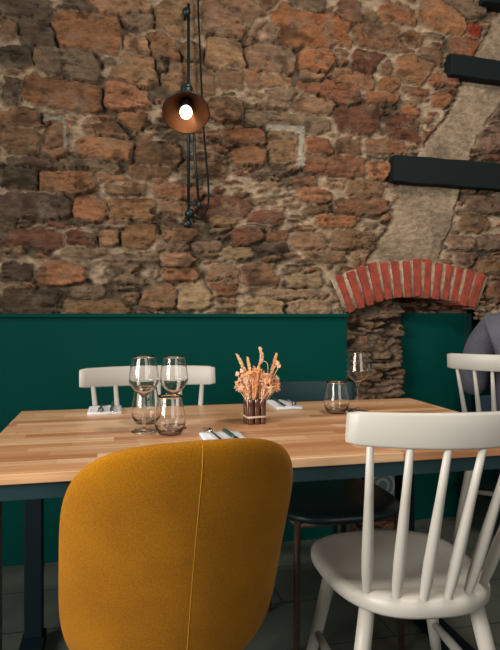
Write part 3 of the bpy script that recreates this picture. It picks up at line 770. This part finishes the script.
obj('swivel', tb([sk, sk+Vector((.005, .05, .02)), rel(pw(191, 88, YR-.02)), rel(pw(193.5, 102, YR-.02))], .008, 10), M['lamp_black'], lamp)
bm = bmesh.new(); lathe(bm, [(0, -.028), (.014, -.025), (.0235, -.014), (.0265, .0), (.0235, .016), (.0165, .030), (0, .031)], 24, Mx)
obj('bulb', bm, M['bulb'], lamp)
bm = bmesh.new(); lathe(bm, [(0, .030), (.0155, .0305), (.0155, .055), (.019, .058), (.019, .104), (0, .105)], 24, Mx)
obj('bulb_cap', bm, M['lamp_black'], lamp)


cab = catmull([pw(197, -90, YW-.06), pw(198, 0, YW-.06), pw(200, 50, YW-.07), pw(202, 95, YW-.07), pw(204.5, 140, YW-.07), pw(208, 180, YW-.07), pw(208.5, 200, YW-.07), pw(206, 212, YW-.075), pw(200, 219, YW-.08), pw(191, 216, YW-.07)], 6)
obj('cable', tb([rel(p) for p in cab], .0044, 8), M['cable'], lamp)

# ------------------------------------------------------------------ glassware on the table
def on_table(u, v, z=TZ):
    """pixel of a point that lies at height z -> world"""
    d = (CAMZ-z)*F/(v-315); r = (u-250)/F*d
    return Vector((r*CT+d*ST, -r*ST+d*CT, z))
def sp_prof(P, n=5):
    pts = catmull([(r, 0, z) for r, z in P], n); return [(max(p.x, 0), p.z) for p in pts]
def wine_mesh():
    out = sp_prof([(.0355, .0012), (.034, .003), (.020, .0045), (.0065, .008), (.0042, .018), (.0040, .05), (.0042, .085), (.0060, .094), (.016, .103), (.030, .116), (.0395, .133), (.0400, .143), (.0375, .165), (.0335, .186), (.0298, .203)], 4)
    inn = sp_prof([(.0293, .203), (.0330, .186), (.0370, .165), (.0395, .143), (.0389, .1335), (.0294, .1168), (.0155, .105), (.005, .099), (0, .0985)], 4)
    bm = bmesh.new(); lathe(bm, [(0, 0), (.0345, 0)] + out + inn, 40); return bm
def tumbler_mesh():
    out = sp_prof([(.020, .0), (.030, .003), (.0385, .018), (.0418, .035), (.0395, .058), (.0355, .080), (.0315, .105)], 4)
    inn = sp_prof([(.0309, .105), (.0349, .080), (.0389, .058), (.0411, .0355), (.0370, .020), (.026, .009), (.010, .0075), (0, .0075)], 4)
    bm = bmesh.new(); lathe(bm, [(0, .002), (.018, .002)] + out + inn, 40); return bm
wg = obj('wine_glass', wine_mesh(), M['glass']); wg.location = on_table(144, 431.5, TZ+.0005)
tag(wg, 'empty stemmed wine glass, leftmost of the pair before the white chair', 'wine glass', 'stemmed wine glasses on the table')
tgb = obj('tumbler', tumbler_mesh(), M['glass']); tgb.location = on_table(146, 423.5)
tag(tgb, 'clear tumbler standing behind the leftmost wine glass', 'tumbler', 'water tumblers on the table')
def copy1(o, loc, label, s=1.0):
    c = o.copy(); C.objects.link(c); c.location = Vector(loc)+Vector((0,0,.0005)); c['label'] = label; c.scale = (s, s, s); return c
copy1(wg, on_table(174, 428.5), 'empty wine glass right of its twin, before the white chair', .98)
copy1(wg, on_table(358, 412.0), 'lone wine glass near the stone pillar end of table', .96)
copy1(tgb, on_table(170, 434.5), 'clear tumbler right in front of the second wine glass', .98)
copy1(tgb, on_table(336.5, 413.2), 'clear tumbler beside the lone wine glass on right', .97)

# ------------------------------------------------------------------ vase with dried flowers
vc = on_table(254.5, 423)
vase = thing('flower_vase', 'small brown glass tube vase tied with pale string at table centre', 'vase', vc, math.radians(8))
for ix in (-1, 0, 1):
    for iy in (-1, 0, 1):
        if ix == 0 and iy == 0: continue
        bm = bmesh.new(); x, y = ix*.0185, iy*.0185
        lathe(bm, [(0, 0), (.0085, 0), (.0092, .002), (.0092, .070), (.0085, .0725), (.0075, .0725), (.0075, .004), (0, .003)], 16, Matrix.Translation((x, y, 0)))
        obj('tube', bm, M['amber'], vase)
bm = bmesh.new()
cr = []
for k in range(33):
    a = 2*PI*k/32; c, s = math.cos(a), math.sin(a)
    cr.append((abs(c)**.45*math.copysign(.0288, c), abs(s)**.45*math.copysign(.0288, s), .020+.0007*math.sin(3*a)))
for dz in (0, .0026): tube(bm, [(p[0], p[1], p[2]+dz) for p in cr], .0015, 6)
obj('string', bm, M['string'], vase)

bq = thing('dried_bouquet', 'bunch of dried peach grasses and flowers standing in the brown vase', 'bouquet', vc+Vector((0, 0, .01)))
rr = random.Random(21)
def spike(p0, p1, r, m, bend=0):
    """a fuzzy grass head: many small grains along a stalk"""
    bm = bmesh.new(); L = (p1-p0); n = int(L.length/.0022)
    side = Vector((1, 0, 0)).cross(L).normalized()
    for i in range(n):
        t = i/n; c = p0+L*t+Vector((math.sin(t*PI*1.5)*bend, 0, 0)); rad = r*math.sin(PI*min(1, .15+t*.85))**.5
        for k in range(5):
            a = rr.uniform(0, 2*PI); d = Vector((math.cos(a), math.sin(a), rr.uniform(.4, 1.2))).normalized()
            q = c+d*rad*rr.uniform(.5, 1.1)
            tube(bm, [q-d*.0015, q+d*.0030], [.0017, .0004], 5)
    tube(bm, [p0-L.normalized()*.04, p0, p1-L*.05], .0012, 6)
    return obj('flower_head', bm, m, bq)
def V(u, v, dy=0):   # point of the bouquet, on the plane of the vase
    x, z = at(u, v, vc.y+dy); return Vector((x, vc.y+dy, z))-vc-Vector((0, 0, .01))
def stem_to(p, b=None):
    b = b or Vector((rr.uniform(-.02, .02), rr.uniform(-.02, .02), .012))
    m = b.lerp(p, .5)+Vector((rr.uniform(-.006, .006), rr.uniform(-.006, .006), .004))
    return catmull([b, m, p], 5)
for (a, b, r, m, bd) in ((V(246, 374), V(236.5, 354), .0052, 'dry_b', 0), (V(269, 384, .01), V(277, 353, .01), .0052, 'dry_a', 0),
                     (V(259, 366, .005), V(262, 347, .005), .0048, 'dry_b', .006), (V(250, 372, -.01), V(247.5, 357, -.01), .004, 'dry_b', 0),
                     (V(254, 398, -.022), V(258, 372, -.03), .0065, 'dry_a', 0), (V(262, 396, -.02), V(267, 374, -.02), .006, 'dry_c', 0),
                     (V(248, 396, -.02), V(246, 374, -.02), .006, 'dry_c', .002), (V(255, 390, .02), V(254, 366, .02), .0055, 'dry_a', 0)):
    spike(a, b, r, M[m], bd)
    obj('stem', tb(stem_to(a), .0011, 6), M['dry_b'], bq)
# bushy florets
for i in range(96):
    u = rr.gauss(256, 9.5); u = min(max(u, 238), 277); lim = 368+abs(u-256)*.55
    v = rr.uniform(lim, 397-abs(u-256)*.35)
    p = V(u, v, rr.uniform(-.032, .032)); bm = bmesh.new()
    for k in range(26):
        d = Vector((rr.gauss(0, 1), rr.gauss(0, 1), rr.gauss(.4, 1))).normalized()
        l = rr.uniform(.006, .015); s = d.cross(Vector((rr.random(), rr.random(), rr.random()))).normalized()*rr.uniform(.0010, .0024)
        e = p+d*l; mid = p+d*l*.6
        n_ = d.cross(s).normalized()*.0005
        vs = [bm.verts.new(q) for q in (p-s*.3, mid-s, e, mid+s)] ; ws = [bm.verts.new(q) for q in (p-s*.3+n_, mid-s+n_*3, e+n_, mid+s+n_*3)]
        bm.faces.new(vs); bm.faces.new(ws[::-1])
        for j in range(4): bm.faces.new((vs[j], ws[j], ws[(j+1) % 4], vs[(j+1) % 4]))
    obj('floret', bm, M[rr.choice(('dry_a', 'dry_b', 'dry_c', 'dry_a'))], bq)
    if i % 2 == 0: obj('stem', tb(stem_to(p), .0009, 5), M['dry_b'], bq)
for (u, v) in ((237.5, 374), (240, 380), (279, 366), (277.5, 363), (242, 371), (276, 386)):
    p = V(u, v, rr.uniform(-.01, .01)); bm = bmesh.new()
    for k in range(5):
        a = 2*PI*k/5; lathe(bm, [(0, -.005), (.0026, -.002), (.003, .001), (0, .006)], 8, Matrix.Translation(p+Vector((math.cos(a)*.0035, math.sin(a)*.003, math.sin(a*2)*.003))))
    obj('blossom', bm, M['dry_c' if u < 260 else 'dry_b'], bq)
    obj('stem', tb(stem_to(p), .0009, 5), M['dry_b'], bq)
obj('stem', tb(catmull([V(266, 386), V(268, 368), V(266, 362), V(261, 361)], 6), .0010, 6), M['string'], bq)

# ------------------------------------------------------------------ napkins with cutlery
def napkin(label, p, rz, sx=.10, sy=.19):
    n = 14; bm = bmesh.new(); g1 = {}; g2 = {}
    for i in range(n+1):
        for j in range(n+1):
            x = -sx/2+sx*i/n; y = -sy/2+sy*j/n
            k = .0012*math.sin(i*.9+j*.4)+.0008*math.sin(j*1.3)
            g1[i, j] = bm.verts.new((x, y, .0065+k+.0015*math.sin(PI*i/n))); g2[i, j] = bm.verts.new((x*.995, y*.995, .0003))
    for i in range(n):
        for j in range(n):
            bm.faces.new((g1[i, j], g1[i+1, j], g1[i+1, j+1], g1[i, j+1])); bm.faces.new((g2[i, j], g2[i, j+1], g2[i+1, j+1], g2[i+1, j]))
    for i in range(n):
        for (j, s) in ((0, 1), (n, -1)):
            bm.faces.new((g1[i, j], g2[i, j], g2[i+1, j], g1[i+1, j])); bm.faces.new((g1[j, i], g2[j, i], g2[j, i+1], g1[j, i+1]))
    o = obj('napkin', bm, M['napkin']); o.location = p; o.rotation_euler = (0, 0, rz)
    return tag(o, label, 'napkin', 'folded napkins on the table')
def fork(label, p, rz):
    t = thing('fork', label, 'fork', p, rz, 'forks on napkins')
    hb = catmull([(0, -.10, .002), (0, -.04, .003), (0, .02, .005), (0, .045, .004)], 5)
    bm = bmesh.new(); 
    w_ = [.0048, .0045, .003, .0022]; pr = None
    for i, q in enumerate(hb):
        s = i/(len(hb)-1); w0 = .0050*(1-s)+.0022*s
        ring = [bm.verts.new(q+Vector((dx, 0, dz))) for dx, dz in ((-w0, 0), (w0, 0), (w0, .0022), (-w0, .0022))]
        if pr:
            for k in range(4): bm.faces.new((pr[k], pr[(k+1) % 4], ring[(k+1) % 4], ring[k]))
        else: bm.faces.new(ring[::-1])
        pr = ring
    bm.faces.new(pr); obj('handle', bm, M['steel'], t, bevel=.0006)
    bm = bmesh.new()
    tube(bm, [(0, .044, .005), (0, .052, .005)], [.0028, .009], 10)
    for x in (-.0085, -.0028, .0028, .0085):
        tube(bm, catmull([(x*.9, .050, .005), (x, .070, .003), (x, .092, .008)], 4), [.0014]*8+[.0007], 6)
    obj('tines', bm, M['steel'], t); return t
def knife(label, p, rz, hm='cutlery_green'):
    t = thing('knife', label, 'knife', p, rz, 'knives on napkins')
    bm = bmesh.new(); tube(bm, [(0, -.10, .004), (0, -.095, .004), (0, -.03, .004), (0, -.005, .004)], [.003, .0055, .0052, .0035], 10)
    obj('handle', bm, M[hm], t)
    bm = bmesh.new(); vs = []
    P = [(-.005, -.006), (.006, -.006), (.0085, .06), (.005, .088), (-.002, .095), (-.005, .08)]
    a = [bm.verts.new((x, y, .0035)) for x, y in P]; b = [bm.verts.new((x, y, .0048)) for x, y in P]
    bm.faces.new(a[::-1]); bm.faces.new(b)
    for i in range(6): bm.faces.new((a[i], a[(i+1) % 6], b[(i+1) % 6], b[i]))
    obj('blade', bm, M['steel'], t); return t
Z1 = Vector((0, 0, .008))
p = on_table(283, 405.5); napkin('white folded napkin right behind the vase', p, math.radians(-2), .088, .19)
k = knife('dark-handled knife on the napkin right behind the vase', p+Z1+Vector((-.013, .0, 0)), math.radians(178)); fork('fork on the napkin right behind the vase', p+Z1+Vector((.022, -.0, 0)), math.radians(182))
p = on_table(225, 441); napkin('white folded napkin at edge of table above the mustard chair', p, math.radians(0), .105, .18)
fork('fork on napkin above the mustard chair, tines towards the wall', p+Z1+Vector((-.022, .015, 0)), math.radians(6))
knife('knife with dark green handle on napkin above the mustard chair', p+Z1+Vector((.022, -.015, 0)), math.radians(186))
p = on_table(105, 411); napkin('white folded napkin at far left before the white chair', p, math.radians(0), .105, .15)
fork('fork on the far left napkin before the white chair', p+Z1+Vector((-.012, -.0, 0)), math.radians(180))
knife('knife on the far left napkin before the white chair', p+Z1+Vector((.024, -.0, 0)), math.radians(180))

# ------------------------------------------------------------------ person at the right edge, seated on the far white chair
def skin_mesh(name, verts, edges, radii, m, parent, root=0, sub=2):
    me = bpy.data.meshes.new(name); me.from_pydata(verts, edges, [])
    o = bpy.data.objects.new(name, me); C.objects.link(o); o.parent = parent
    s = o.modifiers.new('skin', 'SKIN'); s.use_smooth_shade = True
    for i, r_ in enumerate(radii):
        sv = me.skin_vertices[0].data[i]; sv.radius = r_ if isinstance(r_, tuple) else (r_, r_); sv.use_root = (i == root)
    ss = o.modifiers.new('sub', 'SUBSURF'); ss.levels = sub; ss.render_levels = sub
    me.materials.append(m); return o
# local frame: facing +Y, seat centre at the origin
ps = thing('person', 'person in a heathered grey-blue sweater seated with their back turned, right edge', 'person', (1.93, 2.44, 0), math.radians(-38))
# body: pelvis, spine, neck, head, arms and legs in one surface
bv = [(0,-.04,.56), (0,-.09,.70), (0,-.10,.86), (0,-.07,1.00), (0,-.03,1.10), (0,0,1.16), (0,.02,1.22), (0,.03,1.31), (0,.035,1.37), (0,.03,1.415)]
be = [(0,1),(1,2),(2,3),(3,4),(4,5),(5,6),(6,7),(7,8),(8,9)]
br_ = [(.10,.075),(.125,.095),(.125,.095),(.125,.09),(.075,.065),(.052,.052),(.06,.065),(.076,.092),(.066,.080),(.028,.034)]
def add(v, r_, p_):
    bv.append(v); br_.append(r_); be.append((p_, len(bv)-1)); return len(bv)-1
for s in (-1, 1):
    a = add((s*.170, -.05, 1.00), .05, 3); a = add((s*.235, -.01, .88), .045, a); a = add((s*.262, .02, .69), .038, a)
    a = add((s*.20, .19, .80), .038, a); a = add((s*.13, .30, .83), .026, a)
    b = add((s*.10, .05, .55), .066, 0); b = add((s*.12, .28, .55), .062, b); b = add((s*.13, .44, .53), .054, b)
    b = add((s*.13, .45, .30), .052, b); b = add((s*.13, .44, .10), .038, b)
M['skin_body'] = M['skin']
body = skin_mesh('body', bv, be, br_, M['skin'], ps)
# sweater slightly outside the body
def scaled(idx, f):
    return [tuple(c*f for c in (br_[i] if isinstance(br_[i], tuple) else (br_[i],)*2)) for i in idx]
sv = [(0,-.06,.52), (0,-.095,.70), (0,-.105,.86), (0,-.075,1.00), (0,-.035,1.10), (0,-.01,1.15)]
se = [(0,1),(1,2),(2,3),(3,4),(4,5)]; sr = [(.178,.150),(.170,.14),(.175,.145),(.185,.14),(.12,.095),(.072,.070)]
for s in (-1, 1):
    n0 = len(sv)
    sv += [(s*.17,-.05,1.02),(s*.240,-.01,.88),(s*.272,.02,.69),(s*.20,.19,.80),(s*.145,.28,.825)]
    sr += [.080,.080,.070,.052,.042]; se += [(3,n0),(n0,n0+1),(n0+1,n0+2),(n0+2,n0+3),(n0+3,n0+4)]
skin_mesh('sweater', sv, se, sr, M['sweater'], body)
jv = [(0,-.055,.57)]; je = []; jr = [(.165,.125)]
for s in (-1, 1):
    n0 = len(jv); jv += [(s*.10,.05,.55),(s*.12,.28,.55),(s*.13,.45,.53),(s*.13,.455,.30),(s*.13,.445,.10)]
    jr += [.100,.088,.074,.066,.056]; je += [(0,n0),(n0,n0+1),(n0+1,n0+2),(n0+2,n0+3),(n0+3,n0+4)]
skin_mesh('trousers', jv, je, jr, M['jeans'], body)
skin_mesh('hair', [(0,-.022,1.235),(0,-.012,1.275),(0,-.004,1.34),(0,.008,1.40),(0,.02,1.435),(0,.025,1.452)], [(0,1),(1,2),(2,3),(3,4),(4,5)], [(.035,.025),(.074,.056),(.094,.084),(.088,.086),(.058,.060),(.022,.024)], M['hair'], body, 1)
for s in (-1, 1):
    bm = bmesh.new(); lathe(bm, [(0,-.028),(.012,-.022),(.017,0),(.012,.022),(0,.028)], 12, Matrix.Translation((s*.098,.03,1.32)) @ Matrix.Scale(.45, 4, (1,0,0)))
    obj('ear', bm, M['skin'], body)
    bm = bmesh.new(); lathe(bm, [(0,-.012),(.008,-.008),(.011,0),(.008,.008),(0,.012)], 12, Matrix.Translation((s*.033,.118,1.335)))
    obj('eye', bm, M['white'], body)
    skin_mesh('shoe', [(s*.13,.42,.045),(s*.13,.48,.045),(s*.135,.58,.035),(s*.135,.64,.032)], [(0,1),(1,2),(2,3)], [.045,.045,.036,.028], M['shoe'], body)
    # hand: palm, four fingers and a thumb, slightly curled, forearms forward
    px_, py_, pz_ = s*.125, .315, .832
    hv = [(px_,py_,pz_),(px_-s*.015,py_+.04,pz_-.002)]; he = [(0,1)]; hr = [(.026,.015),(.034,.014)]
    for q in range(4):
        o_ = (-.027+.018*q); L_ = (.030,.036,.034,.026)[q]; n0 = len(hv)
        hv += [(px_-s*.02+o_, py_+.065, pz_-.002), (px_-s*.022+o_, py_+.065+L_, pz_-.008), (px_-s*.024+o_, py_+.065+L_*1.5, pz_-.024)]
        hr += [.009,.008,.007]; he += [(1,n0),(n0,n0+1),(n0+1,n0+2)]
    n0 = len(hv); hv += [(px_-s*.045,py_+.025,pz_-.006),(px_-s*.062,py_+.052,pz_-.012)]; hr += [.010,.008]; he += [(0,n0),(n0,n0+1)]
    skin_mesh('hand', hv, he, hr, M['skin'], body)
skin_mesh('nose', [(0,.118,1.33),(0,.138,1.30),(0,.125,1.292)], [(0,1),(1,2)], [.009,.013,.010], M['skin'], body)
